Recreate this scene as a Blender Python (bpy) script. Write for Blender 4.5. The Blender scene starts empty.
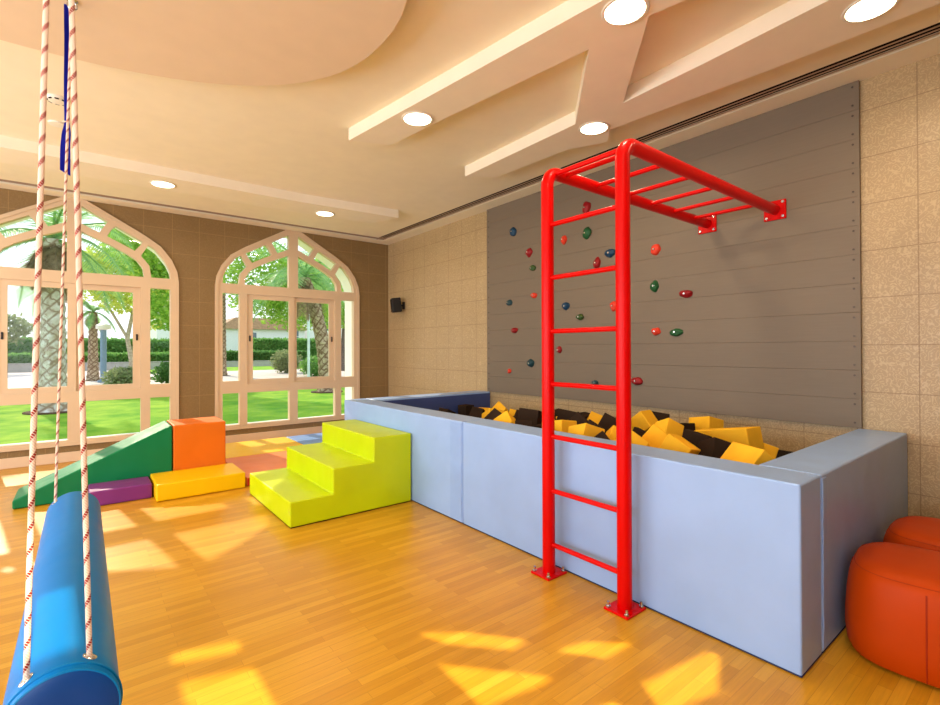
import bpy, bmesh, math, random
from mathutils import Vector, Matrix, Quaternion, noise
from mathutils.geometry import tessellate_polygon

S = bpy.context.scene
COL = S.collection
PI = math.pi

# ------------------------------------------------------------------ camera
cam_d = bpy.data.cameras.new('camera')
cam = bpy.data.objects.new('camera', cam_d); COL.objects.link(cam)
CR = Vector((0.78343511, -0.62146463, -0.00333885))
CU = Vector((-0.00103752, -0.00668035, 0.99997715))
CF = Vector((0.62147273, 0.78341374, 0.0058784))
m3 = Matrix((CR, CU, -CF)).transposed()
cam.matrix_world = Matrix.Translation((0, 0, 1.3)) @ m3.to_4x4()
cam_d.sensor_fit = 'HORIZONTAL'; cam_d.sensor_width = 36.0
cam_d.lens = 487.52 / 940 * 36
cam_d.shift_y = -(352.5 - 346.74) / 940
cam_d.clip_start = 0.02; cam_d.clip_end = 400
S.camera = cam

# ------------------------------------------------------------------ light set-up
XW, YW, ZC, ZB = 4.10, 7.42, 3.10, 3.00          # right wall, window wall, ceiling, beam undersides
XL, YB = -3.6, -0.9                              # left wall, wall behind the camera
SUN_DIR = Vector((0.15, -1.0, -0.66))            # travel direction of the sunlight
SUN_E, SKY_E = 5.0, 1.8
LAMP_W = 9.5
DAY_W = 140.0
S.view_settings.view_transform = 'Standard'
S.view_settings.look = 'None'
S.view_settings.gamma = 1.0
S.view_settings.use_curve_mapping = False
S.view_settings.exposure = -0.08

w = bpy.data.worlds.new('sky'); S.world = w; w.use_nodes = True
nt = w.node_tree; nt.nodes.clear()
wo = nt.nodes.new('ShaderNodeOutputWorld'); bg = nt.nodes.new('ShaderNodeBackground')
tc = nt.nodes.new('ShaderNodeTexCoord'); sp = nt.nodes.new('ShaderNodeSeparateXYZ'); cr = nt.nodes.new('ShaderNodeValToRGB')
cr.color_ramp.elements[0].position = 0.0; cr.color_ramp.elements[0].color = (0.95, 0.97, 1.0, 1)
cr.color_ramp.elements[1].position = 0.7; cr.color_ramp.elements[1].color = (0.62, 0.78, 1.0, 1)
nt.links.new(tc.outputs['Generated'], sp.inputs[0]); nt.links.new(sp.outputs['Z'], cr.inputs[0])
nt.links.new(cr.outputs[0], bg.inputs[0]); bg.inputs[1].default_value = SKY_E
nt.links.new(bg.outputs[0], wo.inputs[0])

def add_light(name, typ, loc, direction, energy, color, **kw):
    d = bpy.data.lights.new(name, typ); o = bpy.data.objects.new(name, d); COL.objects.link(o)
    o.location = loc
    o.rotation_euler = Vector(direction).to_track_quat('-Z', 'Y').to_euler()
    d.energy = energy; d.color = color
    for k, v in kw.items(): setattr(d, k, v)
    return o
add_light('sun', 'SUN', (0, 20, 20), SUN_DIR, SUN_E, (1.0, 0.86, 0.66), angle=0.012)
# area lamps: daylight of the unseen left-wall windows; back-wall lamp is added fill
add_light('daylight_left_wall', 'AREA', (XL - 0.05, 4.6, 1.5), (1, 0, 0.10), DAY_W, (0.90, 0.95, 1.0), shape='RECTANGLE', size=3.4, size_y=1.9)
add_light('daylight_left_wall', 'AREA', (XL - 0.05, 1.0, 1.5), (1, 0, 0.10), DAY_W * .8, (0.90, 0.95, 1.0), shape='RECTANGLE', size=2.2, size_y=1.9)
add_light('fill_back_wall', 'AREA', (-1.6, YB - 0.10, 1.4), (0.25, 1, 0.25), 55.0, (0.96, 0.96, 1.0), shape='RECTANGLE', size=1.9, size_y=2.1)  # unseen area lamp added to brighten the ceiling
BT = 0.75
BD = Vector((0.0, 1.0, -BT)).normalized()
add_light('sun_patch_spot', 'SPOT', Vector((1.15, YB, 2.1)) - BD * 30, BD, 125000.0, (1.0, 0.86, 0.62), spot_size=0.115, spot_blend=0.05, shadow_soft_size=0.18)  # added spot; throws sun patches through the shaped back-wall holes

# ------------------------------------------------------------------ material helpers
def srgb(r, g, b):
    f = lambda c: (c / 255) / 12.92 if c / 255 <= 0.04045 else ((c / 255 + 0.055) / 1.055) ** 2.4
    return (f(r), f(g), f(b), 1.0)

class NT:
    def __init__(s, name):
        s.m = bpy.data.materials.new(name); s.m.use_nodes = True
        s.t = s.m.node_tree; s.n = s.t.nodes; s.l = s.t.links
        s.b = s.n['Principled BSDF']; s.out = s.n['Material Output']
    def node(s, typ, **kw):
        x = s.n.new(typ)
        for k, v in kw.items(): setattr(x, k, v)
        return x
    def set(s, sock, v):
        if hasattr(v, 'is_output'): s.l.new(v, sock)
        else: sock.default_value = v
    def math(s, op, a, b=0.0, c=0.0):
        x = s.node('ShaderNodeMath', operation=op)
        s.set(x.inputs[0], a); s.set(x.inputs[1], b); s.set(x.inputs[2], c); return x.outputs[0]
    def mix(s, f, a, b):
        x = s.node('ShaderNodeMix', data_type='RGBA'); s.set(x.inputs['Factor'], f)
        s.set(x.inputs[6], a); s.set(x.inputs[7], b); return x.outputs[2]
    def coord(s, kind='Object'):
        return s.node('ShaderNodeTexCoord').outputs[kind]
    def geo(s): return s.node('ShaderNodeNewGeometry').outputs['Position']
    def sep(s, v):
        x = s.node('ShaderNodeSeparateXYZ'); s.l.new(v, x.inputs[0]); return x.outputs
    def comb(s, x=0.0, y=0.0, z=0.0):
        c = s.node('ShaderNodeCombineXYZ'); s.set(c.inputs[0], x); s.set(c.inputs[1], y); s.set(c.inputs[2], z); return c.outputs[0]
    def noise(s, v, scale, detail=2.0, rough=0.5, out='Fac'):
        x = s.node('ShaderNodeTexNoise'); s.l.new(v, x.inputs['Vector'])
        x.inputs['Scale'].default_value = scale; x.inputs['Detail'].default_value = detail; x.inputs['Roughness'].default_value = rough
        return x.outputs[out]
    def ramp(s, f, stops):
        x = s.node('ShaderNodeValToRGB'); s.l.new(f, x.inputs[0]); e = x.color_ramp.elements
        e[0].position, e[0].color = stops[0]; e[1].position, e[1].color = stops[-1]
        for p, c in stops[1:-1]:
            k = e.new(p); k.color = c
        return x.outputs[0]
    def bump(s, h, strength=0.3, dist=0.01):
        x = s.node('ShaderNodeBump'); x.inputs['Strength'].default_value = strength; x.inputs['Distance'].default_value = dist
        s.l.new(h, x.inputs['Height']); s.l.new(x.outputs[0], s.b.inputs['Normal'])
    def fin(s, col=None, rough=0.5, spec=0.5, metal=0.0, **kw):
        if col is not None: s.set(s.b.inputs['Base Color'], col)
        s.set(s.b.inputs['Roughness'], rough); s.b.inputs['Specular IOR Level'].default_value = spec
        s.b.inputs['Metallic'].default_value = metal
        for k, v in kw.items(): s.b.inputs[k].default_value = v
        return s.m

def plain(name, rgb, rough=0.5, spec=0.5, metal=0.0, var=0.06, scale=6.0, bump=0.0, bscale=40.0, bdist=0.003, **kw):
    n = NT(name); c = srgb(*rgb); g = n.geo()
    f = n.noise(g, scale, 3.0)
    dark = tuple(x * (1 - var) for x in c[:3]) + (1,); lite = tuple(min(1, x * (1 + var)) for x in c[:3]) + (1,)
    col = n.ramp(f, [(0.3, dark), (0.7, lite)])
    if bump: n.bump(n.noise(g, bscale, 3.0), bump, bdist)
    return n.fin(col, rough, spec, metal, **kw)

M = {}
def vinyl(name, rgb, rough=0.38, wr=0.35, spec=0.28):
    """padded vinyl: soft creases and a fine weave"""
    n = NT(name); c = srgb(*rgb); g = n.geo()
    f = n.noise(g, 3.0, 4.0)
    col = n.ramp(f, [(0.3, tuple(x * 0.95 for x in c[:3]) + (1,)), (0.7, tuple(min(1, x * 1.05) for x in c[:3]) + (1,))])
    h = n.math('ADD', n.noise(g, 3.2, 2.0), n.math('MULTIPLY', n.noise(g, 420.0, 1.0), 0.01))
    n.bump(h, wr, 0.06)
    return n.fin(col, rough, spec)
M['ceiling'] = plain('ceiling_paint', (242, 231, 206), 0.75, 0.2, var=0.02)
M['beam'] = plain('beam_paint', (242, 231, 210), 0.75, 0.2, var=0.02)
M['frame'] = plain('window_frame_paint', (216, 190, 158), 0.4, 0.4, var=0.02)
M['reveal'] = plain('outer_render', (250, 248, 244), 0.8, 0.1, var=0.02)
M['trim'] = plain('baseboard_paint', (226, 198, 168), 0.45, 0.4, var=0.03)
M['black'] = plain('black_plastic', (16, 14, 16), 0.45, 0.4)
M['darkgap'] = plain('dark_void', (20, 14, 11), 0.8, 0.1)
M['slat'] = plain('vent_slat', (176, 146, 120), 0.5, 0.3)
M['red'] = plain('red_powder_coat', (212, 1, 1), 0.33, 0.14, var=0.03, **{'Coat Weight': 0.03, 'Coat Roughness': 0.1})
M['steel'] = plain('bolt_steel', (205, 205, 205), 0.25, 0.5, metal=1.0)
M['blue_vinyl'] = vinyl('pale_blue_vinyl', (152, 183, 232), 0.36, 0.22)
M['blue_flap'] = vinyl('blue_flap_vinyl', (146, 178, 230), 0.4, 0.6)
M['darkblue'] = plain('dark_blue_edge', (22, 40, 92), 0.5, 0.3)
M['inner_shade'] = vinyl('navy_inner_shade', (66, 82, 140), 0.45)  # darker pad vinyl, paints the shade on the far wall's inner face
M['lime'] = vinyl('lime_vinyl', (196, 216, 0), 0.42, 0.25)
M['green'] = vinyl('green_vinyl', (0, 122, 72), 0.38)
M['orange'] = vinyl('orange_vinyl', (228, 114, 22), 0.42)
M['yellow'] = vinyl('yellow_vinyl', (246, 196, 0), 0.4)
M['purple'] = vinyl('purple_vinyl', (124, 50, 126), 0.42)
M['peach'] = vinyl('peach_vinyl', (236, 134, 70), 0.42)
M['mat_yellow'] = vinyl('mat_yellow_vinyl', (246, 196, 0), 0.42)
M['mat_blue'] = vinyl('mat_blue_vinyl', (120, 158, 220), 0.42)
M['side_shade'] = vinyl('mat_side_shade_red', (196, 30, 14), 0.45)  # peach mat's side with its shadow put into the colour
M['bolster'] = vinyl('bolster_blue_vinyl', (0, 116, 190), 0.36, 0.1, 0.08)
M['bolster_cap'] = vinyl('bolster_cap_vinyl', (0, 62, 132), 0.36, 0.3)
M['piping'] = vinyl('bolster_piping', (0, 118, 182), 0.4, 0.1, 0.16)
M['pouf'] = vinyl('orange_red_leather', (188, 64, 0), 0.5, 0.12, 0.14)
M['seam'] = plain('seam_thread', (160, 44, 4), 0.6, 0.2)
M['foam_y'] = plain('yellow_foam', (246, 186, 48), 0.95, 0.05, var=0.08, bump=0.3, bscale=300, bdist=0.002)
M['foam_k'] = plain('black_foam', (52, 40, 32), 0.95, 0.05, var=0.12, bump=0.3, bscale=300, bdist=0.002)
M['pit_mat'] = plain('charcoal_foam', (40, 32, 28), 0.95, 0.05)
M['screw'] = plain('screw_head', (84, 74, 66), 0.4, 0.4, metal=0.6)
M['strap'] = plain('royal_blue_webbing', (18, 30, 170), 0.7, 0.2, bump=0.4, bscale=250)
M['white'] = plain('white_plastic', (238, 232, 220), 0.4, 0.4, var=0.02)
for nm, c in (('hold_blue', (20, 62, 92)), ('hold_red', (150, 12, 22)), ('hold_green', (22, 86, 44)), ('hold_orange', (226, 60, 34)), ('hold_teal', (22, 62, 70)), ('hold_olive', (54, 84, 34))):
    M[nm] = plain(nm, c, 0.55, 0.4, var=0.12, scale=60, bump=0.5, bscale=180, bdist=0.004)

def mat_tiles(name, axis):
    n = NT(name); p = n.sep(n.geo()); z = p[2]; h = p[1] if axis == 'y' else p[0]
    g = n.geo()
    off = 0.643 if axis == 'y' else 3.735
    P_ = 0.3135
    def line(v, o, wd):
        f = n.math('FRACT', n.math('DIVIDE', n.math('SUBTRACT', v, o - wd / 2 - 20 * P_), P_))
        return n.math('LESS_THAN', f, wd / P_)
    L = n.math('MAXIMUM', line(h, off, 0.006), line(z, 2.89, 0.006))
    # squiggly embossed veins
    ns = n.noise(g, 30.0, 1.0, 0.4)
    a = n.math('ABSOLUTE', n.math('SUBTRACT', n.math('FRACT', n.math('MULTIPLY', ns, 5.0)), 0.5))
    worm = n.ramp(a, [(0.07, (1, 1, 1, 1)), (0.24, (0, 0, 0, 1))])
    base = n.ramp(n.noise(g, 2.0, 2.0), [(0.3, srgb(*((172, 146, 106) if axis == 'y' else (132, 106, 68)))), (0.7, srgb(*((180, 153, 112) if axis == 'y' else (138, 111, 72))))])  # window wall's tile darkened: its backlit shade is in the base colour
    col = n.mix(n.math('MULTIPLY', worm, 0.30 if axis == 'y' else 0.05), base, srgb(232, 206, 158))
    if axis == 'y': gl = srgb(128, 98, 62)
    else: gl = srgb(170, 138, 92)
    col = n.mix(n.math('MULTIPLY', L, 0.6), col, gl)
    n.bump(n.math('SUBTRACT', n.math('MULTIPLY', worm, 0.35), L), 0.35 if axis == 'y' else 0.15, 0.004)
    return n.fin(col, n.math('SUBTRACT', 0.42, n.math('MULTIPLY', worm, 0.1)), 0.6 if axis == 'y' else 0.3)
M['tile_right'] = mat_tiles('embossed_tile_right', 'y')
M['tile_window_shade'] = mat_tiles('embossed_tile_window_shade', 'x')

def mat_floor():
    n = NT('strip_wood_floor'); g = n.geo(); p = n.sep(g)
    br = n.node('ShaderNodeTexBrick'); n.l.new(g, br.inputs['Vector'])
    br.inputs['Scale'].default_value = 1.0
    br.inputs['Brick Width'].default_value = 0.52; br.inputs['Row Height'].default_value = 0.046
    br.inputs['Mortar Size'].default_value = 0.0009; br.inputs['Mortar Smooth'].default_value = 0.2; br.inputs['Bias'].default_value = 0.0
    br.inputs['Color1'].default_value = (0, 0, 0, 1); br.inputs['Color2'].default_value = (1, 1, 1, 1); br.inputs['Mortar'].default_value = (0.35, 0.35, 0.35, 1)
    br.offset = 0.37; br.offset_frequency = 2
    tone = n.ramp(br.outputs['Color'], [(0.0, srgb(200, 141, 24)), (0.5, srgb(210, 151, 32)), (1.0, srgb(220, 163, 44))])
    v = n.comb(n.math('MULTIPLY', p[0], 2.0), n.math('MULTIPLY', p[1], 42.0), 0.0)
    gr = n.noise(v, 2.2, 5.0, 0.65)
    grain = n.ramp(gr, [(0.3, (0.86, 0.86, 0.86, 1)), (0.7, (1.05, 1.05, 1.05, 1))])
    mx = n.node('ShaderNodeMix', data_type='RGBA', blend_type='MULTIPLY'); mx.inputs['Factor'].default_value = 1.0
    n.l.new(tone, mx.inputs[6]); n.l.new(grain, mx.inputs[7])
    col = n.mix(n.math('MULTIPLY', br.outputs['Fac'], 0.45), mx.outputs[2], srgb(150, 92, 20))
    n.bump(n.math('SUBTRACT', n.math('MULTIPLY', gr, 0.15), br.outputs['Fac']), 0.12, 0.002)
    return n.fin(col, n.math('ADD', 0.26, n.math('MULTIPLY', gr, 0.14)), 0.35)
M['floor'] = mat_floor()

def mat_panel():
    n = NT('grey_climbing_board'); g = n.geo(); p = n.sep(g)
    f = n.noise(n.comb(0.0, n.math('MULTIPLY', p[1], 1.5), n.math('MULTIPLY', p[2], 30.0)), 3.0, 4.0)
    col = n.ramp(f, [(0.3, srgb(120, 106, 90)), (0.7, srgb(123, 109, 93))])
    return n.fin(col, 0.5, 0.35)
M['board'] = mat_panel()

def mat_rope(name):
    n = NT(name); uv = n.node('ShaderNodeTexCoord').outputs['UV']; p = n.sep(uv)
    # u: metres along, v: turns round
    s1 = n.math('FRACT', n.math('ADD', n.math('MULTIPLY', p[0], 20.0), p[1]))
    t1 = n.math('LESS_THAN', s1, 0.26)
    s2 = n.math('FRACT', n.math('SUBTRACT', n.math('MULTIPLY', p[0], 150.0), n.math('MULTIPLY', p[1], 4.0)))
    t2 = n.math('GREATER_THAN', s2, 0.22)
    red = n.math('MULTIPLY', t1, t2)
    br = n.math('MULTIPLY', n.math('ABSOLUTE', n.math('SUBTRACT', n.math('FRACT', n.math('SUBTRACT', n.math('MULTIPLY', p[0], 150.0), n.math('MULTIPLY', p[1], 6.0))), 0.5)), 2.0)
    base = n.mix(br, srgb(224, 190, 164), srgb(250, 232, 214))
    col = n.mix(red, base, srgb(150, 38, 30))
    n.bump(br, 0.5, 0.002)
    return n.fin(col, 0.8, 0.2)
M['rope'] = mat_rope('white_red_fleck_rope')

def mat_glass():
    n = NT('window_glass'); n.n.remove(n.b)
    tr = n.node('ShaderNodeBsdfTransparent'); gl = n.node('ShaderNodeBsdfGlossy'); gl.inputs['Roughness'].default_value = 0.02
    fr = n.node('ShaderNodeFresnel'); fr.inputs[0].default_value = 1.45
    ms = n.node('ShaderNodeMixShader'); n.l.new(n.math('MULTIPLY', fr.outputs[0], 0.5), ms.inputs[0]); n.l.new(tr.outputs[0], ms.inputs[1]); n.l.new(gl.outputs[0], ms.inputs[2])
    tr.inputs[0].default_value = (0.97, 0.99, 0.98, 1)
    n.l.new(ms.outputs[0], n.out.inputs[0]); return n.m
M['glass'] = mat_glass()
def mat_emit(name, col, strength):
    n = NT(name); n.b.inputs['Emission Color'].default_value = col; n.b.inputs['Emission Strength'].default_value = strength
    n.fin((0.9, 0.85, 0.8, 1), 0.4); return n.m
M['lamp'] = mat_emit('warm_light_diffuser', (1.0, 0.82, 0.56, 1), 9.0)

def mat_leaf(name, a, b, c=None):
    n = NT(name); g = n.geo(); f = n.noise(g, 9.0, 2.0)
    stops = [(0.3, srgb(*a)), (0.7, srgb(*b))]
    col = n.ramp(f, stops)
    n.fin(col, 0.55, 0.3)
    tl = n.node('ShaderNodeBsdfTranslucent'); n.l.new(col, tl.inputs[0])
    ms = n.node('ShaderNodeMixShader'); ms.inputs[0].default_value = 0.5
    n.l.new(n.b.outputs[0], ms.inputs[1]); n.l.new(tl.outputs[0], ms.inputs[2]); n.l.new(ms.outputs[0], n.out.inputs[0])
    return n.m
M['leaf_mid'] = mat_leaf('mid_green_leaf', (128, 178, 62), (184, 216, 98))
M['leaf_yellow'] = mat_leaf('yellow_green_leaf', (184, 206, 76), (232, 234, 124))
M['leaf_dark'] = mat_leaf('dark_green_leaf', (80, 128, 62), (120, 162, 82))
M['leaf_grey'] = mat_leaf('grey_green_leaf', (130, 142, 100), (168, 176, 124))
M['leaf_hedge'] = mat_leaf('hedge_leaf', (98, 152, 74), (150, 192, 100))
M['frond'] = mat_leaf('palm_frond', (118, 174, 108), (180, 212, 136))
M['frond_dry'] = mat_leaf('dry_palm_frond', (120, 100, 76), (170, 150, 120))

def mat_grass():
    n = NT('lawn_grass'); g = n.geo()
    f = n.noise(g, 1.3, 5.0, 0.6); h = n.noise(g, 26.0, 4.0, 0.7)
    a = n.ramp(f, [(0.35, srgb(104, 160, 36)), (0.65, srgb(172, 200, 60))])
    col = n.mix(n.math('MULTIPLY', h, 0.45), a, srgb(80, 136, 34))
    n.bump(h, 0.8, 0.03)
    return n.fin(col, 0.9, 0.1)
M['grass'] = mat_grass()
def mat_paving():
    n = NT('pale_paving'); g = n.geo()
    br = n.node('ShaderNodeTexBrick'); n.l.new(g, br.inputs['Vector']); br.inputs['Scale'].default_value = 1.0
    br.inputs['Brick Width'].default_value = 0.6; br.inputs['Row Height'].default_value = 0.3; br.inputs['Mortar Size'].default_value = 0.01
    br.inputs['Color1'].default_value = srgb(206, 188, 176); br.inputs['Color2'].default_value = srgb(218, 202, 190); br.inputs['Mortar'].default_value = srgb(170, 156, 146)
    return n.fin(br.outputs['Color'], 0.8, 0.2)
M['paving'] = mat_paving()
def mat_trunk(name, a, b, gap):
    n = NT(name); uv = n.coord('UV'); p = n.sep(uv)
    w_ = n.math('MULTIPLY', n.math('SUBTRACT', n.noise(n.geo(), 4.0, 2.0), 0.5), 1.1)
    u = n.math('ADD', p[0], w_); v = n.math('ADD', p[1], w_)
    d1 = n.math('ABSOLUTE', n.math('SUBTRACT', n.math('FRACT', n.math('ADD', u, v)), 0.5))
    d2 = n.math('ABSOLUTE', n.math('SUBTRACT', n.math('FRACT', n.math('SUBTRACT', u, v)), 0.5))
    m = n.math('MAXIMUM', d1, d2)
    col = n.ramp(n.noise(n.geo(), 7.0, 3.0), [(0.35, srgb(*a)), (0.65, srgb(*b))])
    col = n.mix(n.ramp(n.math('ADD', m, n.math('MULTIPLY', n.noise(n.geo(), 9.0, 2.0), 0.16)), [(0.40, (0, 0, 0, 1)), (0.54, (1, 1, 1, 1))]), col, srgb(*gap))
    return n.fin(col, 0.9, 0.1)
M['palm_bark'] = mat_trunk('palm_stub_bark', (196, 176, 150), (150, 126, 104), (120, 92, 70))
M['palm_bark_white'] = mat_trunk('pale_palm_stub_bark', (214, 212, 206), (176, 160, 142), (150, 130, 112))
M['bark'] = plain('tree_bark', (186, 170, 146), 0.9, 0.1, var=0.3, scale=12, bump=0.6, bscale=20, bdist=0.03)
M['bark_dark'] = plain('grey_bark', (112, 100, 92), 0.9, 0.1, var=0.35, scale=14, bump=0.8, bscale=24, bdist=0.03)
M['stucco'] = plain('white_stucco', (240, 238, 234), 0.85, 0.1, var=0.03)
M['stucco_tan'] = plain('tan_stucco', (214, 190, 164), 0.85, 0.1, var=0.05)
M['roof_tile'] = plain('roof_tile', (190, 150, 120), 0.8, 0.1, var=0.15)
M['pane_dark'] = plain('house_window_glass', (96, 112, 120), 0.15, 0.6)
M['stone_wall'] = plain('grey_garden_wall', (178, 172, 164), 0.85, 0.1, var=0.1, scale=4)
M['pole_white'] = plain('white_pole_paint', (226, 236, 236), 0.5, 0.3)
M['pole_blue'] = plain('grey_blue_pole_paint', (120, 146, 166), 0.5, 0.3)
M['soil'] = plain('mulch', (96, 76, 60), 0.95, 0.05, var=0.3, scale=30)

# ------------------------------------------------------------------ geometry helpers
def link(name, bm, mat, parent=None, smooth=True, loc=None, wn=False):
    me = bpy.data.meshes.new(name); bm.to_mesh(me); bm.free()
    mats = mat if isinstance(mat, (list, tuple)) else [mat]
    for m in mats: me.materials.append(m)
    if smooth:
        for p in me.polygons: p.use_smooth = True
        me.set_sharp_from_angle(angle=math.radians(32))
    o = bpy.data.objects.new(name, me); COL.objects.link(o)
    if parent is not None: o.parent = parent
    if loc is not None: o.location = loc
    if wn:
        md = o.modifiers.new('wn', 'WEIGHTED_NORMAL'); md.keep_sharp = True
    return o
def tag(o, label, cat, group=None, kind=None):
    o['label'] = label; o['category'] = cat
    if group: o['group'] = group
    if kind: o['kind'] = kind
    return o
def struct(o, label=None):
    o['kind'] = 'structure'
    if label: o['label'] = label
    return o
def empty(name, loc, rz=0.0):
    o = bpy.data.objects.new(name, None); COL.objects.link(o); o.location = loc; o.rotation_euler = (0, 0, rz); o.empty_display_size = 0.1
    return o
def box(bm, x0, x1, y0, y1, z0, z1, bev=0.0, seg=3, mi=0, mat=None):
    vs = [bm.verts.new(v) for v in ((x0, y0, z0), (x1, y0, z0), (x1, y1, z0), (x0, y1, z0), (x0, y0, z1), (x1, y0, z1), (x1, y1, z1), (x0, y1, z1))]
    fs = [bm.faces.new([vs[i] for i in q]) for q in ((3, 2, 1, 0), (4, 5, 6, 7), (0, 1, 5, 4), (1, 2, 6, 5), (2, 3, 7, 6), (3, 0, 4, 7))]
    for f in fs: f.material_index = mi
    if mat is not None: bmesh.ops.transform(bm, matrix=mat, verts=vs)
    if bev:
        es = list({e for f in fs for e in f.edges})
        bmesh.ops.bevel(bm, geom=es, offset=bev, segments=seg, profile=0.5, affect='EDGES')
    return fs
def nbm(): return bmesh.new()
def prism(bm, pts, z0, z1, bev=0.0, axis='z', seg=3):
    """extrude polygon; axis z: pts (x,y); axis y: pts (x,z) between y=z0..z1; axis x: pts (y,z)"""
    def mk(p, t):
        return {'z': (p[0], p[1], t), 'y': (p[0], t, p[1]), 'x': (t, p[0], p[1])}[axis]
    a = [bm.verts.new(mk(p, z0)) for p in pts]; b = [bm.verts.new(mk(p, z1)) for p in pts]
    n = len(pts); fs = [bm.faces.new(a), bm.faces.new(b[::-1])]
    for i in range(n): fs.append(bm.faces.new((a[i], b[i], b[(i + 1) % n], a[(i + 1) % n])))
    bmesh.ops.recalc_face_normals(bm, faces=fs)
    if bev:
        es = list({e for f in fs for e in f.edges})
        bmesh.ops.bevel(bm, geom=es, offset=bev, segments=seg, profile=0.5, affect='EDGES')
def holed(bm, loops, t0, t1, axis='y'):
    """polygon with holes (loops[0] outer) extruded from t0 to t1 along the axis"""
    def mk(p, t): return {'z': (p[0], p[1], t), 'y': (p[0], t, p[1]), 'x': (t, p[0], p[1])}[axis]
    V = [[Vector((p[0], p[1], 0)) for p in lp] for lp in loops]
    tris = tessellate_polygon(V)
    flat = [p for lp in loops for p in lp]
    A = [bm.verts.new(mk(p, t0)) for p in flat]; B = [bm.verts.new(mk(p, t1)) for p in flat]
    fs = []
    for t in tris:
        if len(set(t)) < 3: continue
        try:
            fs.append(bm.faces.new([A[i] for i in t])); fs.append(bm.faces.new([B[i] for i in reversed(t)]))
        except ValueError: pass
    k = 0
    for lp in loops:
        n = len(lp)
        for i in range(n):
            j = (i + 1) % n
            fs.append(bm.faces.new((A[k + i], A[k + j], B[k + j], B[k + i])))
        k += n
    bmesh.ops.recalc_face_normals(bm, faces=bm.faces[:])
def tube(bm, pts, r, seg=12, cap=True, uv=False, radii=None, twist=0.0):
    pts = [Vector(p) for p in pts]; n = len(pts)
    up = None; rings = []; L = 0.0; Ls = []
    lay = bm.loops.layers.uv.verify() if uv else None
    for i, p in enumerate(pts):
        if i: L += (p - pts[i - 1]).length
        Ls.append(L)
        d = ((pts[min(i + 1, n - 1)] - p).normalized() + (p - pts[max(i - 1, 0)]).normalized()).normalized()
        if up is None:
            up = Vector((0, 0, 1)) if abs(d.z) < 0.9 else Vector((1, 0, 0))
        s = d.cross(up).normalized(); up = s.cross(d).normalized()
        rr = radii[i] if radii else r
        rings.append([bm.verts.new(p + (s * math.cos(2 * PI * k / seg + twist * i) + up * math.sin(2 * PI * k / seg + twist * i)) * rr) for k in range(seg)])
    for i in range(n - 1):
        for k in range(seg):
            k2 = (k + 1) % seg
            f = bm.faces.new((rings[i][k], rings[i][k2], rings[i + 1][k2], rings[i + 1][k]))
            if uv:
                for lp, (u, v) in zip(f.loops, ((Ls[i], k / seg), (Ls[i], (k + 1) / seg), (Ls[i + 1], (k + 1) / seg), (Ls[i + 1], k / seg))):
                    lp[lay].uv = (u, v)
    if cap:
        bm.faces.new(rings[0]); bm.faces.new(rings[-1][::-1])
    return rings
def cyl(bm, c, r, h, axis=(0, 0, 1), seg=16, r2=None):
    a = Vector(axis).normalized(); c = Vector(c)
    tube(bm, [c, c + a * h], r, seg, radii=[r, r if r2 is None else r2])
def lathe(bm, prof, seg=32, mat=None):
    rings = []
    for (r, z) in prof:
        rings.append([bm.verts.new((r * math.cos(2 * PI * k / seg), r * math.sin(2 * PI * k / seg), z)) for k in range(seg)])
    for a, b in zip(rings, rings[1:]):
        for k in range(seg): bm.faces.new((a[k], a[(k + 1) % seg], b[(k + 1) % seg], b[k]))
    bm.faces.new(rings[0][::-1]); bm.faces.new(rings[-1])
    if mat is not None: bmesh.ops.transform(bm, matrix=mat, verts=[v for r in rings for v in r])

# ================================================================== ROOM SHELL
b = nbm(); box(b, XL - .3, XW + .3, YB - .3, YW + .3, -0.12, 0.0)
struct(link('floor', b, M['floor'], smooth=False))

# arched window: half-profile, metres from the centre line
OUT = [(1.07, 0.19), (1.07, 2.20), (1.052, 2.33), (.99, 2.48), (.87, 2.64), (.69, 2.765), (.50, 2.875), (.30, 2.99), (.11, 3.099)]
def mirror(pts): return pts + [(-x, z) for x, z in reversed(pts)]
arch_loop = mirror(OUT)
WCX = [-0.085, 2.485, -2.62]
# wall with the window openings
wall_loops = [[(XL - .3, -0.1), (XW + .3, -0.1), (XW + .3, 3.45), (XL - .3, 3.45)]]
for cx in WCX: wall_loops.append([(cx + x * .985, 0.20 if z < .3 else z - .01) for x, z in arch_loop])
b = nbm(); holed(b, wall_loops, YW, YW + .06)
struct(link('wall_window', b, M['tile_window_shade'], smooth=False))
b = nbm(); holed(b, wall_loops, YW + .06, YW + .52)
struct(link('wall_window_outer', b, M['reveal'], smooth=False))

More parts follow.
